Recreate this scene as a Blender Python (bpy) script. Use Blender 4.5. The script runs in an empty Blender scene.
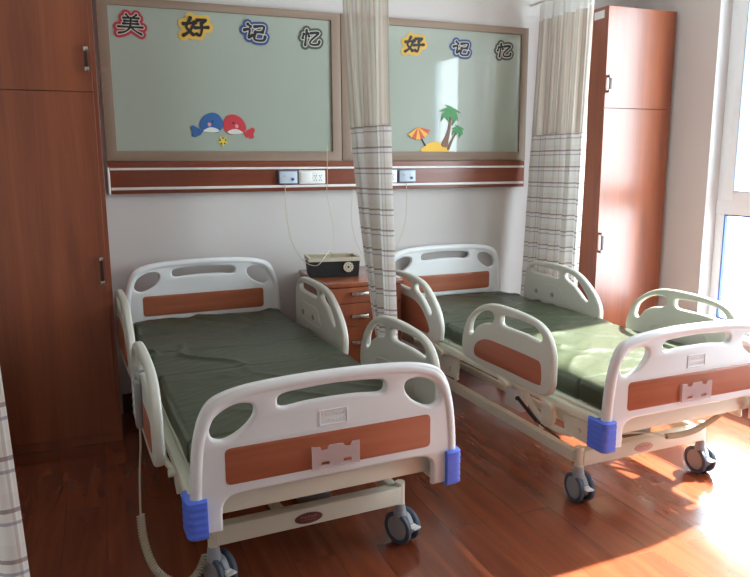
import bpy, bmesh, math, random
from mathutils import Vector, Matrix, noise
C = bpy.context.scene.collection
sc = bpy.context.scene
PI = math.pi
random.seed(4)

# ------------------------------------------------------------------ camera
yw, pt, rl = .3743, -.1756, -.0057
F = Vector((math.sin(yw)*math.cos(pt), math.cos(yw)*math.cos(pt), math.sin(pt)))
R = Vector((math.cos(yw), -math.sin(yw), 0)); U = R.cross(F)
R2 = R*math.cos(rl)+U*math.sin(rl); U2 = -R*math.sin(rl)+U*math.cos(rl)
cam = bpy.data.objects.new('camera', bpy.data.cameras.new('camera')); C.objects.link(cam)
M = Matrix((R2, U2, -F)).transposed().to_4x4(); M.translation = Vector((.4021, -4.3127, 1.4869))
cam.matrix_world = M
cam.data.sensor_width = 36; cam.data.lens = 690.7/750*36; cam.data.clip_start = .02; cam.data.clip_end = 300
sc.camera = cam

# ------------------------------------------------------------------ world, sun, exposure
w = bpy.data.worlds.new('sky'); sc.world = w; w.use_nodes = True
bg = w.node_tree.nodes['Background']; bg.inputs[0].default_value = (.87, .935, 1, 1); bg.inputs[1].default_value = 12.0
sun = bpy.data.objects.new('sun', bpy.data.lights.new('sun', 'SUN')); C.objects.link(sun)
sun.data.energy = 34; sun.data.angle = math.radians(1.4); sun.data.color = (1, .95, .85)
el = math.radians(45); hd = Vector((-.974, -.225)).normalized()
sd = Vector((hd.x*math.cos(el), hd.y*math.cos(el), -math.sin(el)))
sun.rotation_euler = sd.to_track_quat('-Z', 'Y').to_euler()
pl = bpy.data.objects.new('window_portal', bpy.data.lights.new('window_portal', 'AREA')); C.objects.link(pl)
pl.data.shape = 'RECTANGLE'; pl.data.size = 2.5; pl.data.size_y = 2.86; pl.data.cycles.is_portal = True
pl.location = (4.36, -2.22, 1.61); pl.rotation_euler = (0, math.radians(90), 0)
vs = sc.view_settings; vs.view_transform = 'Standard'; vs.look = 'None'; vs.exposure = .45; vs.gamma = 1; vs.use_curve_mapping = False
sc.cycles.use_denoising = True; sc.cycles.max_bounces = 12; sc.cycles.diffuse_bounces = 6; sc.cycles.transparent_max_bounces = 16
sc.cycles.sample_clamp_indirect = 12

# ------------------------------------------------------------------ materials
def lin(c):
    return tuple(((x/255)/12.92 if x/255 <= .04045 else ((x/255+.055)/1.055)**2.4) for x in c)+(1,)
def mat(name, rgb, rough=.5, coat=0, coatr=.08, metal=0, bump=None, spec=.5, var=None):
    m = bpy.data.materials.new(name); m.use_nodes = True
    n = m.node_tree.nodes; l = m.node_tree.links; b = n['Principled BSDF']
    b.inputs['Base Color'].default_value = lin(rgb); b.inputs['Roughness'].default_value = rough
    b.inputs['Coat Weight'].default_value = coat; b.inputs['Coat Roughness'].default_value = coatr
    b.inputs['Metallic'].default_value = metal; b.inputs['Specular IOR Level'].default_value = spec
    tc = n.new('ShaderNodeTexCoord')
    if var:
        nz = n.new('ShaderNodeTexNoise'); nz.inputs['Scale'].default_value = var[0]; nz.inputs['Detail'].default_value = 3
        l.new(tc.outputs['Object'], nz.inputs['Vector'])
        mx = n.new('ShaderNodeMix'); mx.data_type = 'RGBA'
        mx.inputs[6].default_value = lin(rgb); mx.inputs[7].default_value = lin([min(255, c*var[1]) for c in rgb])
        l.new(nz.outputs[0], mx.inputs[0]); l.new(mx.outputs[2], b.inputs['Base Color'])
    if bump:
        nz = n.new('ShaderNodeTexNoise'); nz.inputs['Scale'].default_value = bump[0]; nz.inputs['Detail'].default_value = 4
        l.new(tc.outputs['Object'], nz.inputs['Vector'])
        bp = n.new('ShaderNodeBump'); bp.inputs['Strength'].default_value = bump[1]; bp.inputs['Distance'].default_value = bump[2] if len(bump) > 2 else .01
        l.new(nz.outputs[0], bp.inputs['Height']); l.new(bp.outputs[0], b.inputs['Normal'])
    return m
def wood(name, dark, light, rough=.3, axis='Z', coat=.3, scale=1.0):
    m = bpy.data.materials.new(name); m.use_nodes = True
    n = m.node_tree.nodes; l = m.node_tree.links; b = n['Principled BSDF']
    tc = n.new('ShaderNodeTexCoord'); mp = n.new('ShaderNodeMapping')
    s = {'X': (.5, 9, 9), 'Y': (9, .5, 9), 'Z': (9, 9, .5)}[axis]
    mp.inputs['Scale'].default_value = [q*scale for q in s]
    l.new(tc.outputs['Object'], mp.inputs['Vector'])
    n1 = n.new('ShaderNodeTexNoise'); n1.inputs['Scale'].default_value = 1.1; n1.inputs['Detail'].default_value = 5; n1.inputs['Distortion'].default_value = .8
    n2 = n.new('ShaderNodeTexNoise'); n2.inputs['Scale'].default_value = 7; n2.inputs['Detail'].default_value = 6
    l.new(mp.outputs[0], n1.inputs['Vector']); l.new(mp.outputs[0], n2.inputs['Vector'])
    ad = n.new('ShaderNodeMath'); ad.operation = 'MULTIPLY_ADD'; ad.inputs[1].default_value = .35
    l.new(n2.outputs[0], ad.inputs[0]); l.new(n1.outputs[0], ad.inputs[2])
    cr = n.new('ShaderNodeValToRGB'); cr.color_ramp.elements[0].position = .42; cr.color_ramp.elements[1].position = .95
    cr.color_ramp.elements[0].color = lin(dark); cr.color_ramp.elements[1].color = lin(light)
    l.new(ad.outputs[0], cr.inputs[0]); l.new(cr.outputs[0], b.inputs['Base Color'])
    b.inputs['Roughness'].default_value = rough; b.inputs['Coat Weight'].default_value = coat; b.inputs['Coat Roughness'].default_value = .24
    return m
def floor_mat():
    m = bpy.data.materials.new('laminate_floor'); m.use_nodes = True
    n = m.node_tree.nodes; l = m.node_tree.links; b = n['Principled BSDF']
    tc = n.new('ShaderNodeTexCoord'); mp = n.new('ShaderNodeMapping'); mp.inputs['Rotation'].default_value = (0, 0, PI/2)
    l.new(tc.outputs['Object'], mp.inputs['Vector'])
    br = n.new('ShaderNodeTexBrick'); br.offset = .37; br.inputs['Scale'].default_value = 1
    br.inputs['Brick Width'].default_value = 1.2; br.inputs['Row Height'].default_value = .165; br.inputs['Mortar Size'].default_value = .0016
    br.inputs['Mortar Smooth'].default_value = .3
    br.inputs['Color1'].default_value = (.2, .2, .2, 1); br.inputs['Color2'].default_value = (.8, .8, .8, 1); br.inputs['Mortar'].default_value = (.5, .5, .5, 1)
    l.new(mp.outputs[0], br.inputs['Vector'])
    mp2 = n.new('ShaderNodeMapping'); mp2.inputs['Scale'].default_value = (9, .8, 1); l.new(tc.outputs['Object'], mp2.inputs['Vector'])
    ofs = n.new('ShaderNodeVectorMath'); ofs.operation = 'MULTIPLY_ADD'; ofs.inputs[1].default_value = (7, 13, 5)
    l.new(br.outputs['Color'], ofs.inputs[0]); l.new(mp2.outputs[0], ofs.inputs[2])
    nz = n.new('ShaderNodeTexNoise'); nz.inputs['Scale'].default_value = 1.4; nz.inputs['Detail'].default_value = 6; nz.inputs['Distortion'].default_value = 1
    l.new(ofs.outputs[0], nz.inputs['Vector'])
    cr = n.new('ShaderNodeValToRGB'); cr.color_ramp.elements[0].position = .3; cr.color_ramp.elements[1].position = .75
    cr.color_ramp.elements[0].color = lin((122, 56, 34)); cr.color_ramp.elements[1].color = lin((158, 80, 48))
    l.new(nz.outputs[0], cr.inputs[0])
    mx = n.new('ShaderNodeMix'); mx.data_type = 'RGBA'; mx.blend_type = 'MULTIPLY'; mx.inputs[0].default_value = .26
    l.new(cr.outputs[0], mx.inputs[6]); l.new(br.outputs['Color'], mx.inputs[7])
    dk = n.new('ShaderNodeMix'); dk.data_type = 'RGBA'; dk.inputs[7].default_value = lin((104, 52, 36))
    l.new(br.outputs['Fac'], dk.inputs[0]); l.new(mx.outputs[2], dk.inputs[6]); l.new(dk.outputs[2], b.inputs['Base Color'])
    b.inputs['Roughness'].default_value = .25; b.inputs['Coat Weight'].default_value = .8; b.inputs['Coat Roughness'].default_value = .13
    bp = n.new('ShaderNodeBump'); bp.inputs['Strength'].default_value = .5; bp.inputs['Distance'].default_value = .001; bp.invert = True
    l.new(br.outputs['Fac'], bp.inputs['Height'])
    n3 = n.new('ShaderNodeTexNoise'); n3.inputs['Scale'].default_value = 3; l.new(tc.outputs['Object'], n3.inputs['Vector'])
    b2 = n.new('ShaderNodeBump'); b2.inputs['Strength'].default_value = .12; b2.inputs['Distance'].default_value = .01
    l.new(n3.outputs[0], b2.inputs['Height']); l.new(bp.outputs[0], b2.inputs['Normal']); l.new(b2.outputs[0], b.inputs['Normal'])
    return m
def glass_mat():
    m = bpy.data.materials.new('window_glass'); m.use_nodes = True
    n = m.node_tree.nodes; l = m.node_tree.links; n.clear()
    o = n.new('ShaderNodeOutputMaterial'); t = n.new('ShaderNodeBsdfTransparent'); g = n.new('ShaderNodeBsdfGlossy'); x = n.new('ShaderNodeMixShader'); f = n.new('ShaderNodeLayerWeight')
    t.inputs[0].default_value = (.93, .97, .97, 1); g.inputs['Roughness'].default_value = .01; f.inputs[0].default_value = .5
    pw = n.new('ShaderNodeMath'); pw.operation = 'POWER'; pw.inputs[1].default_value = 5; l.new(f.outputs['Facing'], pw.inputs[0])
    ma = n.new('ShaderNodeMath'); ma.operation = 'MULTIPLY_ADD'; ma.inputs[1].default_value = .9; ma.inputs[2].default_value = .04; l.new(pw.outputs[0], ma.inputs[0])
    l.new(ma.outputs[0], x.inputs[0]); l.new(t.outputs[0], x.inputs[1]); l.new(g.outputs[0], x.inputs[2]); l.new(x.outputs[0], o.inputs[0])
    return m
def cloth_mat(name, kind):
    m = bpy.data.materials.new(name); m.use_nodes = True
    n = m.node_tree.nodes; l = m.node_tree.links; b = n['Principled BSDF']; out = n['Material Output']
    b.inputs['Roughness'].default_value = .9; b.inputs['Specular IOR Level'].default_value = .15
    uv = n.new('ShaderNodeUVMap'); uv.uv_map = 'UVMap'; sx = n.new('ShaderNodeSeparateXYZ'); l.new(uv.outputs[0], sx.inputs[0])
    def band(src, period, phase, width):
        a = n.new('ShaderNodeMath'); a.operation = 'MULTIPLY_ADD'; a.inputs[1].default_value = 1/period; a.inputs[2].default_value = phase
        l.new(src, a.inputs[0]); f = n.new('ShaderNodeMath'); f.operation = 'FRACT'; l.new(a.outputs[0], f.inputs[0])
        g = n.new('ShaderNodeMath'); g.operation = 'LESS_THAN'; g.inputs[1].default_value = width/period; l.new(f.outputs[0], g.inputs[0])
        return g.outputs[0]
    def over(base, fac, col, amt):
        mu = n.new('ShaderNodeMath'); mu.operation = 'MULTIPLY'; mu.inputs[1].default_value = amt; l.new(fac, mu.inputs[0])
        mx = n.new('ShaderNodeMix'); mx.data_type = 'RGBA'; l.new(mu.outputs[0], mx.inputs[0]); l.new(base, mx.inputs[6]); mx.inputs[7].default_value = lin(col)
        return mx.outputs[2]
    rgb = n.new('ShaderNodeRGB'); base = rgb.outputs[0]
    if kind == 'plaid':
        rgb.outputs[0].default_value = lin((240, 239, 236))
        base = over(base, band(sx.outputs[0], .19, .1, .085), (200, 190, 178), .3)
        base = over(base, band(sx.outputs[1], .105, .0, .04), (206, 200, 192), .2)
        base = over(base, band(sx.outputs[0], .095, .3, .006), (160, 134, 124), .4)
        base = over(base, band(sx.outputs[0], .19, .75, .006), (130, 130, 160), .35)
        base = over(base, band(sx.outputs[1], .105, .0, .009), (136, 104, 108), .7)
        base = over(base, band(sx.outputs[1], .105, .24, .007), (130, 124, 156), .6)
        amt = .25
    elif kind == 'header':
        rgb.outputs[0].default_value = lin((236, 236, 234)); amt = .2
    else:
        rgb.outputs[0].default_value = lin((214, 206, 196)); amt = .35
        base = over(base, band(sx.outputs[0], .022, 0, .009), (150, 140, 130), .4)
        base = over(base, band(sx.outputs[0], .07, .3, .02), (240, 228, 214), .6)
    l.new(base, b.inputs['Base Color'])
    tr = n.new('ShaderNodeBsdfTranslucent'); l.new(base, tr.inputs[0])
    ms = n.new('ShaderNodeMixShader'); ms.inputs[0].default_value = amt; l.new(b.outputs[0], ms.inputs[1]); l.new(tr.outputs[0], ms.inputs[2])
    last = ms.outputs[0]
    if kind == 'net':
        tp = n.new('ShaderNodeBsdfTransparent'); m2 = n.new('ShaderNodeMixShader'); m2.inputs[0].default_value = .22
        l.new(last, m2.inputs[1]); l.new(tp.outputs[0], m2.inputs[2]); last = m2.outputs[0]
    l.new(last, out.inputs[0])
    return m

MT = dict(
    wall=mat('wall_paint', (200, 195, 193), .75, bump=(60, .08, .002)),
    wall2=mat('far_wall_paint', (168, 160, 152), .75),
    ceil=mat('ceiling_paint', (225, 222, 216), .8),
    floor=floor_mat(),
    wood=wood('cherry_laminate', (118, 54, 28), (160, 84, 46), .38, 'Z', 1.0),
    woodh=wood('cherry_board', (108, 52, 34), (138, 72, 46), .35, 'X', .2),
    woody=wood('cherry_inlay', (152, 82, 58), (174, 102, 76), .4, 'Y', .15),
    woodx=wood('cherry_footboard_inlay', (158, 86, 58), (184, 110, 80), .4, 'X', .15),
    frame=mat('taupe_frame', (136, 116, 100), .5, var=(6, 1.06)),
    board=mat('back_painted_glass', (156, 165, 153), .3, coat=1.0, coatr=.03),
    abs=mat('moulded_plastic', (230, 232, 234), .38, bump=(220, .05, .001)),
    absg=mat('rail_plastic', (204, 205, 196), .42, bump=(220, .05, .001)),
    cream=mat('cream_steel', (230, 230, 214), .35),
    steel=mat('grey_steel', (150, 150, 146), .35, metal=.6),
    blk=mat('black_plastic', (28, 28, 30), .4),
    blue=mat('blue_bumper', (88, 122, 240), .4),
    tyre=mat('caster_tyre', (82, 94, 112), .5),
    hub=mat('caster_hub', (166, 168, 172), .45),
    fork=mat('caster_fork', (164, 170, 178), .4),
    vinyl=mat('green_vinyl', (58, 65, 45), .38, bump=(5, .25, .02)),
    chrome=mat('handle_metal', (190, 188, 184), .25, metal=1),
    dark=mat('dark_wood_trim', (60, 32, 24), .4),
    white=mat('white_plastic', (228, 228, 226), .4),
    greyp=mat('grey_plastic', (150, 152, 152), .45),
    cord=mat('cord_plastic', (196, 190, 168), .5),
    badge=mat('maroon_badge', (120, 72, 68), .4),
    badge_ink=mat('badge_ink', (168, 122, 116), .5),
    badge2=mat('pink_badge', (205, 160, 148), .4),
    pvc=mat('window_pvc', (232, 236, 240), .35),
    seal2=mat('window_gasket', (150, 180, 215), .5),
    seal=mat('window_seal', (50, 80, 160), .5),
    glass=glass_mat(),
    plaid=cloth_mat('plaid_cloth', 'plaid'), header=cloth_mat('header_cloth', 'header'), net=cloth_mat('net_cloth', 'net'),
    basket=mat('basket_cloth', (28, 25, 28), .8, bump=(90, .3, .004)),
    lace=mat('lace_cloth', (190, 180, 160), .9, bump=(140, .4, .003)),
)
cp = MT['cardp'] = mat('card_plastic', (238, 226, 228), .2)
_n = cp.node_tree.nodes; _l = cp.node_tree.links; _t = _n.new('ShaderNodeBsdfTransparent'); _x = _n.new('ShaderNodeMixShader'); _x.inputs[0].default_value = .66
_l.new(_n['Principled BSDF'].outputs[0], _x.inputs[1]); _l.new(_t.outputs[0], _x.inputs[2]); _l.new(_x.outputs[0], _n['Material Output'].inputs[0])

# ------------------------------------------------------------------ helpers
def link(name, me, m, parent=None, smooth=35):
    o = bpy.data.objects.new(name, me); C.objects.link(o)
    if m is not None:
        me.materials.clear(); me.materials.append(m)
    if smooth:
        me.shade_smooth(); me.set_sharp_from_angle(angle=math.radians(smooth))
    if parent: o.parent = parent
    return o
def obj(name, bm, m, parent=None, smooth=35):
    bmesh.ops.recalc_face_normals(bm, faces=bm.faces)
    me = bpy.data.meshes.new(name); bm.to_mesh(me); bm.free()
    return link(name, me, m, parent, smooth)
def tag(o, label=None, cat=None, group=None, kind=None):
    if label: o['label'] = label
    if cat: o['category'] = cat
    if group: o['group'] = group
    if kind: o['kind'] = kind
    return o
def thing(name, label, cat, loc=(0, 0, 0), rz=0, group=None):
    o = bpy.data.objects.new(name, None); C.objects.link(o); o.empty_display_size = .1
    o.location = loc; o.rotation_euler = (0, 0, rz)
    return tag(o, label, cat, group)
def struct(name, bm, m, parent=None, smooth=0):
    o = obj(name, bm, m, parent, smooth)
    if not parent: o['kind'] = 'structure'
    return o
def box(bm, x0, x1, y0, y1, z0, z1, bev=0, seg=2):
    r = bmesh.ops.create_cube(bm, size=1)
    for v in r['verts']:
        v.co = Vector(((x0+x1)/2+v.co.x*(x1-x0), (y0+y1)/2+v.co.y*(y1-y0), (z0+z1)/2+v.co.z*(z1-z0)))
    if bev:
        es = list({e for v in r['verts'] for e in v.link_edges})
        bmesh.ops.bevel(bm, geom=es, offset=bev, segments=seg, profile=.5, affect='EDGES')
    return bm
def B(): return bmesh.new()
def cyl(bm, p0, p1, r, r2=None, seg=20):
    p0, p1 = Vector(p0), Vector(p1); d = p1-p0
    r_ = bmesh.ops.create_cone(bm, cap_ends=True, segments=seg, radius1=r, radius2=r if r2 is None else r2, depth=d.length)
    q = d.to_track_quat('Z', 'Y').to_matrix().to_4x4(); q.translation = (p0+p1)/2
    bmesh.ops.transform(bm, matrix=q, verts=r_['verts'])
    return bm
def crom(P, n=8, closed=True):
    P = [Vector(p) for p in P]; N = len(P); out = []
    for i in range(N if closed else N-1):
        if closed: a, b, c, d = P[(i-1) % N], P[i], P[(i+1) % N], P[(i+2) % N]
        else: a, b, c, d = P[max(i-1, 0)], P[i], P[i+1], P[min(i+2, N-1)]
        for k in range(n):
            t = k/n
            out.append(.5*((2*b)+(c-a)*t+(2*a-5*b+4*c-d)*t*t+(3*b-a-3*c+d)*t**3))
    if not closed: out.append(P[-1])
    return out
def fillet(P, r, n=5):
    """polygon with rounded corners; r a number or a list"""
    out = []; N = len(P)
    for i in range(N):
        p = Vector(P[i]); a = Vector(P[i-1]); b = Vector(P[(i+1) % N]); rr = r[i] if isinstance(r, (list, tuple)) else r
        if rr <= 0: out.append(p); continue
        da = (a-p); db = (b-p); la, lb = da.length, db.length; rr = min(rr, la*.49, lb*.49)
        s, e = p+da.normalized()*rr, p+db.normalized()*rr
        for k in range(n+1):
            t = k/n; out.append((1-t)**2*s+2*t*(1-t)*p+t*t*e)
    return out
def tube(bm, pts, r, seg=10, closed=False, flat=None):
    P = [Vector(p) for p in pts]; N = len(P); rings = []
    up = Vector((0, 0, 1)); prev = None
    for i in range(N):
        if closed: t = (P[(i+1) % N]-P[i-1]).normalized()
        else: t = (P[min(i+1, N-1)]-P[max(i-1, 0)]).normalized()
        if prev is None:
            a = up if abs(t.dot(up)) < .9 else Vector((1, 0, 0)); nrm = (a-t*a.dot(t)).normalized()
        else:
            nrm = (prev-t*prev.dot(t)).normalized()
        prev = nrm; bn = t.cross(nrm); rr = r(i/(N-1)) if callable(r) else r
        rings.append([bm.verts.new(P[i]+nrm*math.cos(2*PI*k/seg)*rr+bn*math.sin(2*PI*k/seg)*rr) for k in range(seg)])
    for i in range(N if closed else N-1):
        a, b = rings[i], rings[(i+1) % N]
        for k in range(seg):
            bm.faces.new((a[k], a[(k+1) % seg], b[(k+1) % seg], b[k]))
    if not closed:
        bm.faces.new(rings[0][::-1]); bm.faces.new(rings[-1])
    return bm
def plate(bm, outer, holes=(), thick=.03, bev=.01, plane='xz', at=0.0, res=2):
    """plate with rounded rims and holes, centred at `at` along its normal"""
    cu = bpy.data.curves.new('tmp', 'CURVE'); cu.dimensions = '2D'; cu.fill_mode = 'BOTH'
    cu.extrude = max(thick/2-bev, 0.0001); cu.bevel_depth = bev; cu.bevel_resolution = res; cu.offset = -bev
    for lp in [outer]+list(holes):
        s = cu.splines.new('POLY'); s.points.add(len(lp)-1); s.use_cyclic_u = True
        for p, q in zip(s.points, lp): p.co = (q[0], q[1], 0, 1)
    ob = bpy.data.objects.new('tmp', cu); me = bpy.data.meshes.new_from_object(ob)
    tmp = bmesh.new(); tmp.from_mesh(me)
    for v in tmp.verts:
        x, y, z = v.co
        v.co = {'xz': Vector((x, at+z, y)), 'yz': Vector((at+z, x, y)), 'xy': Vector((x, y, at+z))}[plane]
    bmesh.ops.remove_doubles(tmp, verts=tmp.verts[:], dist=1e-6); tmp.to_mesh(me); tmp.free(); bm.from_mesh(me)
    bpy.data.objects.remove(ob); bpy.data.curves.remove(cu); bpy.data.meshes.remove(me)
    return bm
def copy_tree(o, parent=None):
    c = o.copy(); C.objects.link(c)
    if parent: c.parent = parent
    for ch in list(o.children): copy_tree(ch, c)
    return c
def rect(x0, x1, y0, y1, r=.01, n=5): return fillet([(x0, y0), (x1, y0), (x1, y1), (x0, y1)], r, n)
def circ(cx, cy, r, n=24, ry=None): return [(cx+r*math.cos(2*PI*k/n), cy+(ry or r)*math.sin(2*PI*k/n)) for k in range(n)]

# ------------------------------------------------------------------ room
XR, XL, YB, H = 4.17, -.17, -6.2, 2.95
WY0, WY1, WZ0, WZ1 = -3.65, -.79, .38, 2.84
struct('floor', box(B(), XL-.2, XR+.26, YB-.2, .2, -.12, 0), MT['floor'])
struct('ceiling', box(B(), XL-.2, XR+.26, YB-.2, .2, H, H+.12), MT['ceil'])
struct('wall_back', box(B(), XL-.2, XR+.26, 0, .2, 0, H), MT['wall'])
struct('wall_left', box(B(), XL-.2, XL, YB, 0, 0, H), MT['wall2'])
struct('wall_front', box(B(), XL-.2, XR+.26, YB-.2, YB, 0, H), MT['wall2'])
bm = B()
box(bm, XR, XR+.24, YB, WY0, 0, H); box(bm, XR, XR+.24, WY1, 0, 0, H)
box(bm, XR, XR+.24, WY0, WY1, 0, WZ0); box(bm, XR, XR+.24, WY0, WY1, WZ1, H)
struct('wall_right', bm, MT['wall'])
struct('baseboard_back', box(B(), .44, XR, -.014, 0, 0, .13, .003), MT['dark'])
struct('baseboard_right', box(B(), XR-.014, XR, YB, -.46, 0, .13, .003), MT['dark'])
struct('trim_1', box(B(), XR-.03, XR+.12, WY0-.01, WY1+.01, WZ0-.03, WZ0+.004, .004), MT['pvc'])

# window
win = struct('window_1', B(), MT['pvc']) if False else None
bm = B(); X0, X1 = XR+.10, XR+.17
for a in (WY1-.07, WY0): box(bm, X0, X1, a, a+.07, WZ0, WZ1, .004)
box(bm, X0, X1, WY0, WY1, WZ0, WZ0+.07, .004); box(bm, X0, X1, WY0, WY1, WZ1-.07, WZ1, .004)
box(bm, X0-.004, X1, WY0, WY1, 1.155, 1.245, .004)
box(bm, X0, X1, -2.86, -2.44, WZ0, WZ1, .004)
win = struct('window_1', bm, MT['pvc'])
def sash(y0, y1, z0, z1, wd, nm, m, x0, x1):
    b_ = B()
    box(b_, x0, x1, y0, y0+wd, z0, z1, .004); box(b_, x0, x1, y1-wd, y1, z0, z1, .004)
    box(b_, x0, x1, y0+wd, y1-wd, z0, z0+wd, .004); box(b_, x0, x1, y0+wd, y1-wd, z1-wd, z1, .004)
    return struct(nm, b_, m, win)
for (a, b) in ((-2.44, WY1-.07), (WY0+.07, -2.86)):
    sash(a, b, 1.245, WZ1-.07, .062, 'window_sash', MT['pvc'], X0-.014, X0+.05)
    sash(a+.062, b-.062, 1.307, WZ1-.132, .008, 'window_seal', MT['seal2'], X0-.0145, X0+.03)
    sash(a, b, WZ0+.07, 1.155, .009, 'window_seal', MT['seal'], X0-.002, X0+.03)
    struct('window_pane', box(B(), X0+.02, X0+.026, a+.06, b-.06, 1.30, WZ1-.13), MT['glass'], win)
    struct('window_pane', box(B(), X0+.02, X0+.026, a+.01, b-.01, WZ0+.08, 1.148), MT['glass'], win)

# building far outside
bm = B(); box(bm, 44, 56, 20, 60, -20, -1.2)
for k in range(6):
    for j in range(4):
        box(bm, 43.8, 44, 24+k*6, 27+k*6, -16+j*4, -14+j*4)
tag(obj('distant_building', bm, mat('pale_render', (200, 205, 205), .8), None, 0), 'pale hazy building seen far outside through the lower window pane', 'building')

# ------------------------------------------------------------------ glass boards on the wall
def wall_board(x0, x1, label, left_w=.06, right_w=.06):
    t = thing('wall_board', label, 'wall board', ((x0+x1)/2, -.001, 1.52), 0, 'framed glass boards above the beds')
    hw = (x1-x0)/2; h = .9
    bm = B(); plate(bm, [(-hw, 0), (hw, 0), (hw, h), (-hw, h)], [[(-hw+left_w, .06), (hw-right_w, .06), (hw-right_w, h-.045), (-hw+left_w, h-.045)]], .03, .003, 'xz', -.015, 1)
    obj('frame', bm, MT['frame'], t)
    obj('glass_panel', box(B(), -hw+.03, hw-.03, -.016, -.004, .03, h-.02), MT['board'], t, 0)
    return t
wall_board(.447, 1.862, 'wide taupe framed pale green glass board above the left bed, with four character stickers')
wall_board(1.866, 3.242, 'taupe framed pale green glass board above the right bed, partly behind the middle curtain', .06, .055)

# ------------------------------------------------------------------ service rail
t = thing('equipment_rail', 'long cherry wood service rail with two white strips across the wall above both beds', 'wall rail', (1.86, 0, 1.335))
obj('board', box(B(), -1.41, 1.37, -.045, 0, 0, .183, .003), MT['woodh'], t)
obj('trim_strip', box(B(), -1.40, 1.36, -.056, -.04, .135, .149, .003), MT['white'], t)
obj('trim_strip', box(B(), -1.40, 1.36, -.056, -.04, .022, .038, .003), MT['white'], t)
obj('end_cap', box(B(), -1.415, -1.402, -.056, 0, .0, .152, .003), MT['white'], t)
def wall_unit(x0, x1, label, name, grp, blue):
    t = thing(name, label, 'wall socket' if not blue else 'call unit', ((x0+x1)/2, -.0455, 1.378), 0, grp)
    w_ = (x1-x0)/2
    if blue:
        obj('casing', plate(B(), rect(-w_, w_, 0, .084, .006), (), .02, .003, 'xz', -.010, 1), mat('call_unit_rim', (112, 120, 150), .4), t)
        obj('face_plate', plate(B(), rect(-w_+.006, w_-.006, .006, .078, .004), (), .006, .002, 'xz', -.0225, 1), mat('call_unit_face', (188, 198, 210), .35), t)
        obj('button', cyl(B(), (w_*.45, -.0255, .03), (w_*.45, -.031, .03), .009), MT['seal'], t)
        obj('indicator', cyl(B(), (-w_*.4, -.0255, .05), (-w_*.4, -.028, .05), .005), MT['greyp'], t)
    else:
        obj('face_plate', plate(B(), rect(-w_, w_, 0, .084, .005), (), .014, .003, 'xz', -.007, 1), MT['white'], t)
        obj('switch_cover', plate(B(), rect(-w_+.008, -w_*.0-.004, .012, .072, .003), (), .006, .002, 'xz', -.0165, 1), MT['white'], t)
        for k, dx in enumerate((.25, .62)):
            b_ = B()
            for sx, sz in ((-.006, .05), (.006, .05), (0, .038), (-.006, .022), (.006, .022)):
                box(b_, w_*dx+sx-.0015, w_*dx+sx+.0015, -.0155, -.0135, sz-.004, sz+.004)
            obj('socket_slots', b_, MT['blk'], t, 0)
    return t
wall_unit(1.433, 1.556, 'blue rimmed bedside call unit on the rail above the left bed', 'call_unit', 'call units on the wall rail', True)
wall_unit(1.566, 1.738, 'white double socket plate on the rail left of the middle curtain', 'wall_socket', 'socket plates on the wall rail', False)
wall_unit(2.243, 2.369, 'blue rimmed bedside call unit on the rail right of the middle curtain', 'call_unit', 'call units on the wall rail', True)
wall_unit(2.064, 2.235, 'white socket plate mostly hidden behind the middle curtain', 'wall_socket', 'socket plates on the wall rail', False)

# ------------------------------------------------------------------ character stickers
GL = {
 'mei': [[(.32, .97), (.40, .84)], [(.70, .97), (.60, .84)], [(.22, .79), (.80, .80)], [(.26, .64), (.76, .65)], [(.5, .80), (.5, .36)],
         [(.22, .50), (.80, .51)], [(.04, .34), (.97, .35)], [(.50, .36), (.42, .2), (.28, .08), (.08, .02)], [(.54, .33), (.70, .16), (.94, .0)]],
 'hao': [[(.26, .96), (.18, .70), (.12, .48), (.26, .28), (.42, .10)], [(.42, .74), (.34, .42), (.20, .18), (.04, .04)], [(.0, .64), (.48, .72)],
         [(.54, .86), (.90, .90), (.72, .70)], [(.72, .70), (.76, .36), (.70, .08), (.56, .14)], [(.48, .46), (1.0, .52)]],
 'ji': [[(.14, .96), (.26, .84)], [(.0, .62), (.24, .66), (.22, .20), (.38, .34)], [(.46, .84), (.88, .88), (.84, .54)], [(.50, .52), (.84, .55)],
        [(.52, .54), (.48, .18), (.60, .06), (.92, .08), (.98, .28)]],
 'yi': [[(.08, .72), (.04, .46)], [(.22, .98), (.22, .0)], [(.32, .76), (.38, .60)], [(.46, .80), (.88, .84), (.56, .40), (.46, .16), (.60, .04), (.92, .08), (.98, .28)]],
}
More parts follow.
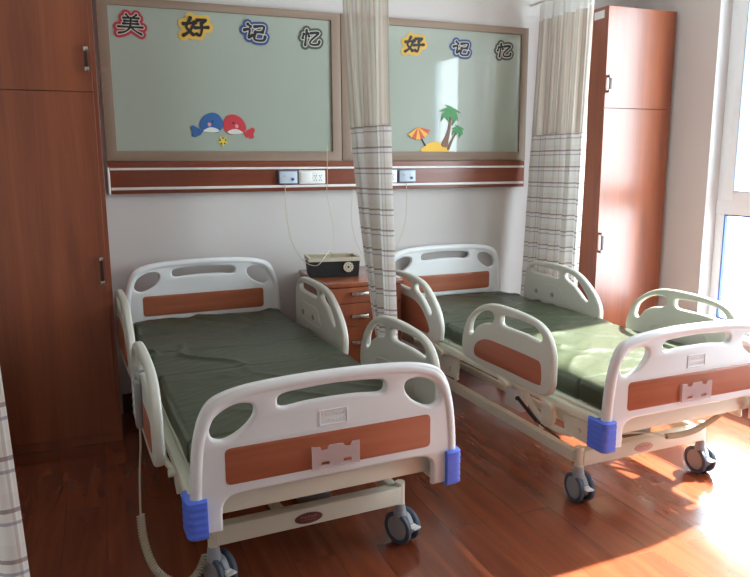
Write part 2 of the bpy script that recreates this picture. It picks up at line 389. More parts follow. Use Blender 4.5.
def contour_loops(segs, x0, x1, z0, z1, n=84):
    """outline polygons of the union of thick strokes (marching squares)"""
    nx = n; h = (x1-x0)/nx; nz = int((z1-z0)/h)+1
    def sd(px, pz):
        best = 9
        for (ax, az, bx, bz, ra, rb) in segs:
            dx, dz = bx-ax, bz-az; L2 = dx*dx+dz*dz or 1e-12
            t_ = max(0, min(1, ((px-ax)*dx+(pz-az)*dz)/L2)); d_ = math.hypot(px-ax-t_*dx, pz-az-t_*dz)-(ra+(rb-ra)*t_)
            if d_ < best: best = d_
        return best
    V = [[sd(x0+i*h, z0+j*h)+1e-7 for j in range(nz+1)] for i in range(nx+1)]
    nxt = {}
    def pt(i, j, e):   # edge key: 0 bottom,1 right,2 top,3 left -> canonical
        return {0: ('h', i, j), 2: ('h', i, j+1), 3: ('v', i, j), 1: ('v', i+1, j)}[e]
    def pos(k):
        o_, i, j = k
        a_, b_ = (V[i][j], V[i+1][j]) if o_ == 'h' else (V[i][j], V[i][j+1]); t_ = a_/(a_-b_)
        return (x0+(i+t_)*h, z0+j*h) if o_ == 'h' else (x0+i*h, z0+(j+t_)*h)
    T = {1: [(3, 0)], 2: [(0, 1)], 3: [(3, 1)], 4: [(1, 2)], 5: [(3, 0), (1, 2)], 6: [(0, 2)], 7: [(3, 2)], 8: [(2, 3)], 9: [(2, 0)], 10: [(0, 1), (2, 3)], 11: [(2, 1)], 12: [(1, 3)], 13: [(1, 0)], 14: [(0, 3)]}
    for i in range(nx):
        for j in range(nz):
            c = (V[i][j] < 0)*1+(V[i+1][j] < 0)*2+(V[i+1][j+1] < 0)*4+(V[i][j+1] < 0)*8
            for (p_, q_) in T.get(c, ()): nxt[pt(i, j, p_)] = pt(i, j, q_)
    loops = []
    while nxt:
        k0, k = next(iter(nxt.items())); lp = [k0]; del nxt[k0]
        while k != k0 and k in nxt: lp.append(k); k = nxt.pop(k)
        P = [pos(q) for q in lp]; A_ = sum(P[i][0]*P[(i+1) % len(P)][1]-P[(i+1) % len(P)][0]*P[i][1] for i in range(len(P)))/2
        if len(P) > 6: loops.append((A_, P))
    return loops
def glyph_plate(strokes, rad, s, sz, y0, y1, holes=True):
    segs = []; wt = .066 if len(strokes) < 8 else .042
    for st in strokes:
        P = crom([(p[0], p[1]) for p in st], 5, False) if len(st) > 2 else [Vector(st[0]).lerp(Vector(st[1]), k/4) for k in range(5)]
        P = [Vector(((p[0]-.5)*s+p[1]*.012, p[1]*sz)) for p in P]; n = len(P)
        W = [wt*s*(1.15-.42*math.sin(PI*i/(n-1)))+rad for i in range(n)]
        for i in range(n-1): segs.append((P[i].x, P[i].y, P[i+1].x, P[i+1].y, W[i], W[i+1]))
    lo = contour_loops(segs, -.5*s-rad-.02, .5*s+rad+.02, -rad-.02, sz+rad+.02)
    sgn = 1 if max(lo, key=lambda q: abs(q[0]))[0] > 0 else -1
    outs = [p for a_, p in lo if a_*sgn > 0]; ins = [p for a_, p in lo if a_*sgn < 0] if holes else []
    cu = bpy.data.curves.new('tmp', 'CURVE'); cu.dimensions = '2D'; cu.fill_mode = 'BOTH'; cu.extrude = abs(y1-y0)/2
    for lp in outs+ins:
        sp = cu.splines.new('POLY'); sp.points.add(len(lp)-1); sp.use_cyclic_u = True
        for p, q in zip(sp.points, lp): p.co = (q[0], q[1], 0, 1)
    ob = bpy.data.objects.new('tmp', cu); me = bpy.data.meshes.new_from_object(ob); b_ = B(); b_.from_mesh(me)
    for v in b_.verts: x, y, z = v.co; v.co = (x, (y0+y1)/2+z, y)
    bmesh.ops.remove_doubles(b_, verts=b_.verts[:], dist=1e-6)
    bpy.data.objects.remove(ob); bpy.data.curves.remove(cu); bpy.data.meshes.remove(me)
    return b_
CHAR_BLACK = mat('sticker_black', (30, 28, 34), .5); CHAR_LINE = mat('sticker_light', (196, 192, 178), .5)
def char_sticker(kind, x, z, s, back, label, grp):
    t = thing('character_sticker', label, 'sticker', (x, -.0175, z), 0, grp)
    s *= .93; sz = s*.76; g = GL[kind]
    obj('backing', glyph_plate(g, .019, s, sz, 0, -.003, False), back, t, 0)
    if kind != 'hao': obj('outline', glyph_plate(g, .0055, s, sz, -.003, -.0045), CHAR_LINE, t, 0)
    obj('character', glyph_plate(g, 0, s, sz, -.0045 if kind != 'hao' else -.003, -.0062), CHAR_BLACK, t, 0)
RED = mat('sticker_crimson', (176, 48, 66), .5); YEL = mat('sticker_yellow', (212, 170, 72), .5); BLU = mat('sticker_blue', (50, 76, 132), .5); GRN = mat('sticker_greygreen', (70, 82, 70), .5)
ga, gb = 'character stickers along the top of the left glass board', 'character stickers along the top of the right glass board'
char_sticker('mei', .617, 2.226, .150, RED, 'Chinese character sticker with crimson red border at the top left of the left board', ga)
char_sticker('hao', .975, 2.232, .150, YEL, 'yellow bordered Chinese character sticker on the left bed board', ga)
char_sticker('ji', 1.321, 2.226, .140, BLU, 'blue bordered Chinese character sticker on the left bed board', ga)
char_sticker('yi', 1.668, 2.222, .125, GRN, 'dark green edged Chinese character sticker at top right of left bed board', ga)
char_sticker('hao', 2.368, 2.216, .140, YEL, 'yellow bordered Chinese character sticker just right of the middle curtain', gb)
char_sticker('ji', 2.714, 2.212, .130, BLU, 'blue bordered Chinese character sticker on the right bed board', gb)
char_sticker('yi', 3.047, 2.222, .120, GRN, 'dark green edged Chinese character sticker at top right of right bed board', gb)

def flat(poly, y0, th, m, name, parent, bev=.0006):
    return obj(name, plate(B(), poly, (), th, bev, 'xz', y0-th/2, 1), m, parent, 0)
YF = -.0175
def whale(x, z, flip, col, label):
    t = thing('whale_sticker', label, 'sticker', (x, YF, z), 0, 'kissing whale stickers on the left board')
    t.scale = (.80, 1, .86)
    f = -1 if flip else 1
    body = crom([(f*a, b) for a, b in [(.088, .03), (.085, .075), (.055, .112), (.01, .122), (-.04, .105), (-.072, .07), (-.085, .03), (-.075, .0), (-.105, -.018), (-.085, -.035), (-.055, -.005), (.0, -.012), (.05, -.012)]], 6)
    flat(body, 0, .003, col, 'body', t)
    tail = crom([(f*a, b) for a, b in [(-.080, .005), (-.105, .022), (-.135, .034), (-.150, .015), (-.138, -.010), (-.140, -.035), (-.115, -.044), (-.088, -.026)]], 5)
    flat(tail, 0, .0032, col, 'tail', t)
    flat(crom([(f*a, b) for a, b in [(.06, .0), (.03, .018), (-.01, .022), (-.045, .008), (-.058, -.004), (-.02, -.010), (.03, -.012)]], 5), -.003, .0015, WHT, 'belly', t)
    flat(circ(f*-.012, .042, .013), -.003, .0015, PNK, 'cheek', t)
    flat(circ(f*.012, .064, .007), -.003, .0015, CHAR_BLACK, 'eye', t)
WHT = mat('sticker_white', (205, 208, 200), .6); PNK = mat('sticker_pink', (222, 150, 150), .6)
whale(1.043, 1.700, False, mat('whale_blue', (44, 92, 150), .5), 'blue whale sticker facing right on the left glass board')
whale(1.186, 1.692, True, mat('whale_red', (190, 52, 62), .5), 'red whale sticker facing left on the left glass board')
t = thing('flower_sticker', 'small yellow flower sticker below the two whale stickers', 'sticker', (1.110, YF, 1.640))
t.scale = (1.15, 1, 1.15)
flat(crom([((.030 if k % 2 else .016)*math.cos(PI*k/5+.3), (.030 if k % 2 else .016)*math.sin(PI*k/5+.3)) for k in range(10)], 4), 0, .003, mat('sticker_flower', (214, 190, 70), .5), 'petals', t)
for k in range(5):
    a = PI/2+2*PI*k/5
    flat(circ(.014*math.cos(a), .014*math.sin(a), .004, 8), -.003, .001, CHAR_BLACK, 'petal_mark', t)
t = thing('beach_sticker', 'beach sticker with parasol, sand island and two palms on the right glass board', 'sticker', (2.538, YF, 1.5805))
t.scale = (.96, 1, .88)
SAND = mat('sticker_sand', (238, 190, 60), .5); TRK = mat('sticker_trunk', (134, 96, 74), .5); LEAF = mat('sticker_leaf', (74, 148, 88), .5)
flat(crom([(-.115, 0), (-.10, .03), (-.05, .065), (.0, .072), (.06, .06), (.095, .03), (.10, 0), (.0, 0)], 6), 0, .003, SAND, 'sand', t)
flat(crom([(.04, .05), (.075, .12), (.098, .20), (.105, .27), (.118, .27), (.115, .19), (.10, .10), (.085, .035)], 6), -.003, .002, TRK, 'trunk', t)
flat(crom([(.088, .03), (.125, .10), (.158, .15), (.165, .145), (.135, .09), (.105, .015)], 6), -.003, .002, TRK, 'trunk', t)
def palm(cx, cz, s, nm):
    b_ = B()
    for kk, (a, L) in enumerate(((100, .95), (150, 1.0), (200, 1.0), (28, .95), (-18, .85), (-62, .95), (235, .6))):
        a = math.radians(a); d = Vector((math.cos(a), math.sin(a))); q = Vector((-d.y, d.x))*(1 if math.cos(a) < 0 else -1)
        P0 = Vector((cx, cz)); c1 = P0+d*s*L*.55+q*-.18*s; tip = P0+d*s*L+q*.30*s
        up = [P0+(-q)*.14*s, c1+(-q)*.20*s, tip, c1+q*.20*s, P0+q*.18*s]
        plate(b_, crom(up, 5), (), .002, .0005, 'xz', -.0052-.00035*kk, 1)
    obj(nm, b_, LEAF, t, 0)
palm(.108, .278, .086, 'palm_fronds'); palm(.172, .157, .055, 'palm_fronds')
flat([(-.122, .105), (-.114, .108), (-.078, .045), (-.086, .040)], -.003, .002, CHAR_BLACK, 'parasol_pole', t, .0003)
ap = Vector((-.142, .182))
for k in range(6):
    a0, a1 = math.radians(222+k*22-6), math.radians(222+(k+1)*22-6); am_ = (a0+a1)/2
    pv = lambda a, r: ap+Vector((math.cos(a)*r, math.sin(a)*r))
    flat([ap, pv(a0, .098), pv(am_, .088), pv(a1, .098)], -.005, .002, mat('parasol_gore', (206, 84, 54) if k % 2 else (236, 178, 70), .5), 'parasol_gore', t, .0003)

# ------------------------------------------------------------------ wardrobes
def wardrobe(x0, label, handle_left, inset_r=0.0):
    t = thing('wardrobe', label, 'wardrobe', (x0, -.45, 0), 0, 'tall cherry wardrobes')
    W_, H_ = .575, 2.512
    obj('body', box(B(), 0, W_, .018, .446, 0, H_, .002), MT['wood'], t, 0)
    d0, d1 = (0.002, W_-.002) if handle_left else (.0, W_-.022)
    for (z0, z1, hz0, hz1) in ((1.862, H_-.002, 1.957, 2.075), (.06, 1.858, .882, 1.028)):
        d = obj('door', box(B(), d0, d1, 0, .018, z0, z1, .0015), MT['wood'], t, 0)
        hx = .022 if handle_left else d1-.022
        b_ = B(); box(b_, hx-.009, hx+.009, -.030, -.022, hz0, hz1, .003)
        box(b_, hx-.008, hx+.008, -.024, 0, hz0+.004, hz0+.016, .002); box(b_, hx-.008, hx+.008, -.024, 0, hz1-.016, hz1-.004, .002)
        h = obj('handle', b_, MT['dark'], d)
        for zz in (hz0, hz1-.022): obj('handle_end', box(B(), hx-.0115, hx+.0115, -.033, -.019, zz, zz+.022, .003), MT['chrome'], d)
    return t
wardrobe(-.150, 'tall dark cherry wardrobe standing left of the left bed', False)
wr = wardrobe(3.570, 'tall cherry wardrobe in the corner beside the window, shiny upper door', True)
obj('sticker_tab', box(B(), -.0012, 0, .04, .14, 2.44, 2.49), MT['white'], wr, 0)

# ------------------------------------------------------------------ bedside cabinet
t = thing('bedside_cabinet', 'low cherry bedside cabinet with drawers between the two beds', 'cabinet', (1.555, -.64, 0))
obj('body', box(B(), .008, .46, .02, .60, 0, .805, .002), MT['wood'], t, 0)
obj('top', box(B(), 0, .468, -.004, .61, .805, .83, .004), MT['wood'], t)
def pull(parent, x, z):
    b_ = B(); box(b_, x-.052, x+.052, -.026, -.018, z-.012, z+.012, .003)
    box(b_, x-.05, x-.034, -.02, .003, z-.012, z+.012, .002); box(b_, x+.034, x+.05, -.02, .003, z-.012, z+.012, .002)
    obj('handle', b_, MT['chrome'], parent)
for z0, z1, hz in ((.712, .80, .775), (.575, .708, .643)):
    d = obj('drawer', box(B(), .012, .456, 0, .02, z0, z1, .002), MT['wood'], t, 0); pull(d, .19, hz-.01)
d = obj('door', box(B(), .012, .456, 0, .02, .06, .571, .002), MT['wood'], t, 0); pull(d, .19, .48)

# basket
t = thing('storage_basket', 'black fabric basket with beige lace lining on the bedside cabinet', 'basket', (1.69, -.32, .831), math.radians(-9))
def frust(bm, hx, hy, hx2, hy2, z0, z1, th):
    def ring(a, b, z): return [bm.verts.new(p) for p in ((-a, -b, z), (a, -b, z), (a, b, z), (-a, b, z))]
    o0, o1, i1, i0 = ring(hx, hy, z0), ring(hx2, hy2, z1), ring(hx2-th, hy2-th, z1), ring(hx-th, hy-th, z0+th)
    for a, b in ((o0, o1), (o1, i1), (i1, i0)):
        for k in range(4): bm.faces.new((a[k], a[(k+1) % 4], b[(k+1) % 4], b[k]))
    bm.faces.new(o0[::-1]); bm.faces.new(i0)
    return bm
obj('body', frust(B(), .145, .095, .155, .10, 0, .112, .008), MT['basket'], t, 0)
bm = B(); hx, hy = .158, .103
P = []; per = [(-hx, -hy), (hx, -hy), (hx, hy), (-hx, hy)]
for k in range(4):
    a, b = Vector(per[k]), Vector(per[(k+1) % 4]); n = int((b-a).length/.006)
    for j in range(n): P.append((a.lerp(b, j/n), j))
n = len(P); top = [bm.verts.new((p.x*.99, p.y*.99, .120)) for p, j in P]; low = [bm.verts.new((p.x*1.01, p.y*1.01, .094+(.004 if j % 2 else 0))) for p, j in P]
inn = [bm.verts.new((p.x*.9, p.y*.87, .117)) for p, j in P]; inl = [bm.verts.new((p.x*.87, p.y*.84, .03)) for p, j in P]
for a, b in ((low, top), (top, inn), (inn, inl)):
    for k in range(n): bm.faces.new((a[k], a[(k+1) % n], b[(k+1) % n], b[k]))
obj('lace_lining', bm, MT['lace'], t, 0)
obj('rosette', plate(B(), [((.033 if k % 2 else .028)*math.cos(PI*k/14)+.082, (.033 if k % 2 else .028)*math.sin(PI*k/14)+.060) for k in range(28)], [circ(.082, .060, .007, 10)]+[circ(.082+.018*math.cos(2*PI*q/8), .060+.018*math.sin(2*PI*q/8), .003, 8) for q in range(8)], .004, .001, 'xz', -.1035, 1), MT['lace'], t)

# ------------------------------------------------------------------ bed
L_ = 2.148
def half(pts): return pts+[(-x, z) for x, z in reversed(pts) if x > 1e-6]
def end_board(name, dz, bed, v0, full):
    top_h = [(.470, .48), (.466, .56), (.458, .64), (.447, .70), (.432, .750), (.405, .795), (.362, .820), (.28, .837), (.15, .846), (0, .849)]
    top = crom(top_h+[(-x, z) for x, z in reversed(top_h[:-1])], 5, False)
    bot = [(-.470, .365), (-.374, .362), (-.374, .44), (-.335, .478), (.335, .478), (.374, .44), (.374, .362), (.470, .365)]
    bot = bot[:2]+crom([(-.374, .40), (-.371, .445), (-.350, .470), (-.31, .478)], 4, False)+crom([(.31, .478), (.350, .470), (.371, .445), (.374, .40)], 4, False)+bot[-2:]
    outer = [(p[0], p[1]+dz-.012*max(0, min(1, (p[1]-.62)/.2))) for p in list(top)+bot]
    sl = crom([(-.262, .737), (-.272, .764), (-.325, .768), (-.378, .742), (-.402, .708), (-.396, .672), (-.362, .660), (-.318, .676), (-.280, .705)], 5)
    sr = [(-p[0], p[1]) for p in sl]
    mid = crom([(-.188, .758), (-.172, .781), (-.09, .789), (0, .792), (.09, .789), (.172, .781), (.188, .758), (.170, .737), (.09, .743), (0, .745), (-.09, .743), (-.170, .737)], 4)
    holes = [[(p[0], p[1]+dz) for p in h] for h in (sl, sr, mid)]
    b_ = B(); s = 1 if full > 0 else -1    # outward face direction: -v for foot
    plate(b_, outer, holes, .032, .011, 'xz', v0+.016*s, 3)
    rim = [Vector((p[0]*(1-.021/.47), v0+.016*s, p[1]+dz-.032*max(0, min(1, (p[1]-.62)/.2)))) for p in top]
    tube(b_, rim, .0215, 12)
    # thin bead round the bottom of the panel opening
    ob = obj(name, b_, MT['abs'], bed, 50)
    f = v0 if full > 0 else v0-.032       # outward/inward visible face both carry the inlay
    pn = rect(-.361, .360, .513+dz, .633+dz, .02)
    obj('inlay_panel', plate(B(), pn, (), .036, .002, 'xz', v0+.016*s, 1), MT['woodx'], ob)
    return ob
def side_rail_shape(foot):
    if foot:
        out = crom([(.215, .62), (.222, .70), (.255, .765), (.315, .81), (.42, .833), (.60, .842), (.76, .832), (.88, .785), (.965, .71), (1.01, .62), (1.015, .545), (.985, .500), (.80, .488), (.60, .484), (.40, .482), (.27, .49), (.222, .535)], 6)
        h1 = crom([(.945, .655), (.925, .715), (.86, .765), (.775, .793), (.715, .790), (.705, .762), (.735, .735), (.800, .722), (.865, .690), (.905, .648), (.930, .640)], 5)
        h2 = crom([(.645, .772), (.625, .795), (.50, .803), (.375, .797), (.315, .772), (.300, .748), (.330, .734), (.45, .742), (.62, .744)], 5)
        inlay = crom([(.880, .548), (.870, .592), (.820, .628), (.74, .648), (.56, .650), (.35, .647), (.305, .637), (.293, .60), (.293, .548), (.325, .530), (.58, .530), (.835, .530)], 5)
        emb = crom([(.80, .545), (.79, .62), (.55, .640), (.42, .635), (.40, .56), (.43, .53), (.6, .53), (.77, .53)], 4)
    else:
        out = crom([(1.955, .62), (1.95, .72), (1.925, .80), (1.85, .848), (1.70, .856), (1.52, .850), (1.40, .825), (1.30, .765), (1.225, .695), (1.185, .62), (1.185, .545), (1.21, .502), (1.35, .488), (1.55, .484), (1.80, .484), (1.91, .495), (1.95, .545)], 6)
        h1 = crom([(1.885, .79), (1.855, .815), (1.72, .818), (1.60, .812), (1.572, .792), (1.590, .764), (1.70, .766), (1.85, .770)], 5)
        h2 = crom([(1.522, .796), (1.495, .812), (1.425, .792), (1.355, .738), (1.302, .682), (1.297, .656), (1.322, .652), (1.362, .682), (1.43, .732), (1.505, .766)], 5)
        inlay = crom([(1.86, .548), (1.86, .62), (1.83, .690), (1.75, .712), (1.58, .712), (1.46, .690), (1.38, .640), (1.32, .575), (1.32, .545), (1.36, .530), (1.60, .530), (1.83, .530)], 5)
        emb = crom([(1.84, .62), (1.83, .695), (1.70, .700), (1.58, .698), (1.54, .650), (1.51, .60), (1.60, .59), (1.80, .60)], 4)
    return out, [h1, h2], inlay, emb
def side_rail(bed, foot, s, dv=0, du=0):
    out, holes, inlay, emb = side_rail_shape(foot); u = (.510 if s > 0 else -.530)+du
    if foot: v0_, sc_ = (.205, .73/.80) if s > 0 else (.243, .742/.80)
    else: v0_, sc_ = (1.15, .765/.77) if s > 0 else (1.222, .72/.77)
    v0_ += dv
    src = .215 if foot else 1.185
    def rm(P): return [(v0_+(p[0]-src)*sc_, .842-(.842-p[1])*.94) for p in P]
    out, holes, inlay, emb = rm(out), [rm(h) for h in holes], rm(inlay), rm(emb)
    b_ = B(); plate(b_, out, holes, .034, .011, 'yz', u, 3)
    o = obj('side_rail', b_, MT['absg'], bed, 50)
    obj('inlay_panel', plate(B(), inlay, (), .006, .002, 'yz', u+.0165*s, 1), MT['woody'], o)
    b_ = B(); tube(b_, [Vector((u-.0165*s, p[0], p[1])) for p in emb], .0035, 6, True); obj('moulded_ridge', b_, MT['absg'], o)
    if not foot:
        for vv in (1.60, 1.77):
            cyl(b2 := B(), (u-.016*s, vv, .650), (u-.022*s, vv, .650), .017, .014, 16); obj('angle_dial', b2, MT['greyp'], o)
    # folding arms below the rail
    v0, v1 = (.40, .74) if foot else (1.38, 1.72)
    b_ = B(); box(b_, u-.030*s-.008, u-.030*s+.008, v0-.06, v1+.06, .488, .520, .005); obj('rail_mount', b_, MT['cream'], o)
    for vv in (v0, v1):
        b_ = B(); tube(b_, crom([(u-.032*s, vv, .51), (u-.034*s, vv-.02, .475), (s*.478, vv-.05, .45), (s*.470, vv-.07, .44)], 5, False), .011, 10)
        cyl(b_, (s*.462, vv-.07, .44), (s*.492, vv-.07, .44), .014, None, 12)
        obj('rail_arm', b_, MT['cream'], o)
    return o
def caster(bed, u, v, ang, label=None):
    """stem at u,v; ang = direction of the wheel axle"""
    ca, sa = math.cos(ang), math.sin(ang); tr = Vector((.016, .010))      # trail
    c = Vector((u, v))+tr
    def W(a, b, z): return (c.x+ca*a-sa*b, c.y+sa*a+ca*b, z)
    b_ = B(); cyl(b_, (u, v, .138), (u, v, .172), .024, .020, 20); cyl(b_, (u, v, .12), (u, v, .142), .027, .025, 20)
    # hood between the wheels
    hood = fillet([(-.05, .045), (-.056, .085), (-.03, .128), (.035, .132), (.05, .10), (.04, .05), (.0, .03)], .015, 4)
    pl_ = B(); plate(pl_, hood, (), .024, .004, 'xz', 0, 2)
    for vtx in pl_.verts:
        x, y, z = vtx.co; vtx.co = Vector(W(y, x, z))
    me = bpy.data.meshes.new('t'); pl_.to_mesh(me); pl_.free(); b_.from_mesh(me); bpy.data.meshes.remove(me)
    o = obj('caster', b_, MT['fork'], bed, 40)
    for k in (-1, 1):
        b_ = B(); prof = [(.0, .0), (.046, .0), (.050, .003), (.056, .005), (.0625, .002), (.0625, -.014), (.056, -.018), (.0, -.018)]
        # tyre ring and hub by lathe round the axle
        def lathe(bb, pr, n=32):
            rings = []
            for i in range(n):
                t_ = 2*PI*i/n; rings.append([bb.verts.new(W(k*(.034+a), r*math.cos(t_), .0675+r*math.sin(t_))) for r, a in pr])
            for i in range(n):
                A_, B_ = rings[i], rings[(i+1) % n]
                for j in range(len(pr)-1): bb.faces.new((A_[j], A_[j+1], B_[j+1], B_[j]))
        lathe(b_, [(.049, -.016), (.059, -.018), (.0662, -.013), (.0672, -.006), (.0662, .001), (.059, .005), (.050, .003), (.049, -.016)])
        wh = obj('wheel', b_, MT['tyre'], o, 40)
        b2 = B(); lathe(b2, [(.0005, .003), (.032, .003), (.043, .002), (.0495, -.001), (.0495, -.014), (.0005, -.015)])
        hb = obj('wheel_hub', b2, MT['hub'], o, 40)
    b_ = B()
    for (a0, a1, b0, b1, z0, z1) in ((-.014, .014, .040, .060, .080, .090), (-.020, .020, .056, .082, .078, .085)):
        lb = B(); box(lb, a0, a1, b0, b1, z0, z1, .003)
        for vtx in lb.verts: x, y, z = vtx.co; vtx.co = Vector(W(x, -y, z))
        me = bpy.data.meshes.new('t'); lb.to_mesh(me); lb.free(); b_.from_mesh(me); bpy.data.meshes.remove(me)
    obj('brake_pedal', b_, MT['white'], o, 40)
    return o
def make_bed(loc, rz, label, caster_ang, badge, dv=0, du=0):
    bed = thing('hospital_bed', label, 'bed', loc, rz, 'electric hospital beds')
    fb = end_board('footboard', 0, bed, 0, 1)
    hb = end_board('headboard', .11, bed, L_, 1)
    # name plate and card holder on the footboard
    b_ = B(); plate(b_, rect(-.052, .048, .655, .709, .004), [rect(-.048, .044, .659, .705, .003)], .004, .001, 'xz', -.001, 1)
    random.seed(9)
    for row in (.690, .668):
        for k in range(7):
            x = -.042+k*.0122; box(b_, x, x+.0085, -.0014, .002, row, row+.0025); box(b_, x+random.uniform(0, .006), x+.0075, -.0014, .002, row+.004, row+.006)
            box(b_, x+.003, x+.0045, -.0014, .002, row-.002, row+.009)
    obj('name_plate', b_, MT['abs'], fb, 0)
    card = fillet([(-.083, .515), (.084, .515), (.084, .592), (.056, .592), (.050, .578), (.032, .578), (.026, .592), (-.026, .592), (-.032, .578), (-.050, .578), (-.056, .592), (-.083, .592)], .003, 3)
    b_ = B(); plate(b_, card, [rect(-.052, -.024, .527, .537, .003), rect(.026, .054, .527, .537, .003)], .004, .001, 'xz', -.013, 1)
    box(b_, -.083, -.079, -.013, -.001, .515, .592); box(b_, .080, .084, -.013, -.001, .515, .588); box(b_, -.002, .002, -.013, -.001, .515, .588); box(b_, -.083, .084, -.013, -.001, .513, .516)
    obj('card_holder', b_, MT['cardp'], fb, 0)
    # bumpers
    for s in (-1, 1):
        b_ = B(); n = 22; rings = []
        for i in range(n+1):
            z = .356+.128*i/n; q = i/n; g = -.0022*(1 if (i % 4 == 0 and 0 < i < n) else 0) - (.005 if i in (0, n) else 0) + .002
            sec = fillet([(.422, -.014), (.484, -.014), (.484, .085), (.455, .085), (.455, .034), (.422, .034)], [.003, .026, .008, .003, .003, .003], 5)
            rings.append([b_.verts.new((s*(p.x+(g if p.x > .44 else 0)), p.y-(g if p.y < 0 else 0), z)) for p in sec])
        for i in range(n):
            for k in range(len(rings[0])): b_.faces.new((rings[i][k], rings[i][(k+1) % len(rings[0])], rings[i+1][(k+1) % len(rings[0])], rings[i+1][k]))
        b_.faces.new(rings[0][::-1]); b_.faces.new(rings[-1])
        obj('corner_bumper', b_, MT['blue'], bed, 50)
    # deck frame
    b_ = B()
    for s in (-1, 1):
        box(b_, s*.455-.016, s*.455+.016, .05, 2.11, .447, .485, .004)
    for v in (.045, .72, 1.25, 2.09): box(b_, -.44, .44, v, v+.04, .398 if v < .1 else .43, .462 if v < .1 else .48, .004)
    for s in (-1, 1):
        box(b_, s*.40-.012, s*.40+.012, .10, .42, .375, .43, .003); box(b_, s*.40-.012, s*.40+.012, 1.45, 2.0, .36, .43, .003)
    obj('deck_frame', b_, MT['cream'], bed)
    b_ = B()
    for v0, v1 in ((.035, .44), (.45, .83), (.84, 1.30), (1.31, 2.125)): box(b_, -.44, .44, v0, v1, .486, .504, .004)
    obj('mattress_deck', b_, MT['cream'], bed)
    # base frame with posts
    b_ = B(); cu = .362
    for s in (-1, 1): box(b_, s*cu-.02, s*cu+.02, .29, 1.95, .185, .235, .004)
    for v in (.24, 1.92): box(b_, -.355, .368, v, v+.05, .178, .248, .004)
    for s in (-1, 1):
        for v in (.265, 1.945):
            cyl(b_, (s*cu+(.012 if s > 0 else 0), v, .168), (s*cu+(.012 if s > 0 else 0), v, .262), .019, None, 20)
    for s in (-1, 1): box(b_, s*.10-.015, s*.10+.015, .29, 1.92, .19, .225, .003)
    obj('base_frame', b_, MT['cream'], bed)
    for s in (-1, 1):
        for v0, v1 in ((.62, .40), (1.45, 1.72)):
            b_ = B(); tube(b_, [(s*.30, v0, .22), (s*.30, v1, .44)], .016, 10); obj('lift_arm', b_, MT['cream'], bed)
    b_ = B(); tube(b_, [(.05, .38, .24), (.05, .62, .33)], .027, 14); tube(b_, [(.05, .62, .33), (.05, .82, .43)], .014, 12); box(b_, -.01, .11, .32, .42, .20, .30, .01)
    obj('actuator', b_, MT['steel'], bed)
    b_ = B(); box(b_, -.12, .16, .95, 1.15, .24, .34, .012); obj('control_box', b_, MT['greyp'], bed)
    # badge on the base beam
    obj('badge', plate(B(), circ(-.015, .210, .054, 32, .021), (), .004, .001, 'xz', .239, 1), badge, bed)
    b_ = B()
    for k in range(5): box(b_, -.046+k*.013, -.037+k*.013, .2362, .2375, .212 if k % 2 else .214, .217 if k % 2 else .219); box(b_, -.044+k*.012, -.037+k*.012, .2362, .2375, .203, .205)
    obj('badge_mark', b_, MT['badge_ink'], bed, 0)
    # side mechanism
    for s in (-1, 1):
        b_ = B(); box(b_, s*.420-.022, s*.420+.024, .60, .735, .315, .455, .01); box(b_, s*.44-.004, s*.44+.002, .625, .70, .335, .42, .004); obj('release_housing', b_, MT['white'], bed)
        b_ = B(); tube(b_, [(s*.445, .62, .385), (s*.445, .47, .322)], .009, 10); tube(b_, [(s*.445, .47, .322), (s*.445, .30, .300)], .004, 8)
        cyl(b_, (s*.43, .62, .385), (s*.455, .62, .385), .010, None, 12)
        obj('gas_strut', b_, MT['blk'], bed)
        b_ = B(); tube(b_, crom([(s*.435, .58, .44), (s*.435, .54, .39), (s*.435, .46, .345), (s*.435, .36, .33), (s*.435, .24, .34)], 6, False), .014, 10); obj('link_arm', b_, MT['cream'], bed)
        b_ = B(); plate(b_, fillet([(.10, .33), (.28, .335), (.30, .41), (.12, .43)], .015), [circ(.19, .375, .012, 14)], .012, .003, 'yz', s*.43, 1); cyl(b_, (s*.418, .19, .375), (s*.442, .19, .375), .010, None, 14); obj('pivot_plate', b_, MT['cream'], bed)
        b_ = B(); plate(b_, fillet([(.335, .43), (.42, .43), (.42, .36), (.375, .335), (.335, .36)], .006), (), .02, .002, 'yz', s*.452, 1); obj('hinge_bracket', b_, MT['cream'], bed)
        b_ = B(); plate(b_, fillet([(1.22, .30), (1.52, .29), (1.50, .36), (1.30, .43), (1.20, .42)], .02), [circ(1.30, .345, .014, 14)], .012, .003, 'yz', s*.43, 1); cyl(b_, (s*.416, 1.30, .345), (s*.446, 1.30, .345), .011, None, 14); obj('pivot_plate', b_, MT['cream'], bed)
        side_rail(bed, True, s, dv if s < 0 else 0); side_rail(bed, False, s, 0, du if s < 0 else 0)
    for s in (-1, 1):
        for v in (.265, 1.945): caster(bed, s*cu+(.012 if s > 0 else 0), v, caster_ang[(s+1)//2 if v < 1 else 0])
    return bed
bedA = make_bed((1.0616, -2.2603, 0), .053, 'hospital bed nearest the left wardrobe, dark green mattress, maroon oval badge on its base', [math.radians(25), math.radians(22)], MT['badge'], -.055, .022)
bedB = make_bed((2.6633, -2.215, 0), .0318, 'hospital bed nearest the window, partly lit by the sun', [math.radians(-4), math.radians(-3)], MT['badge2'])

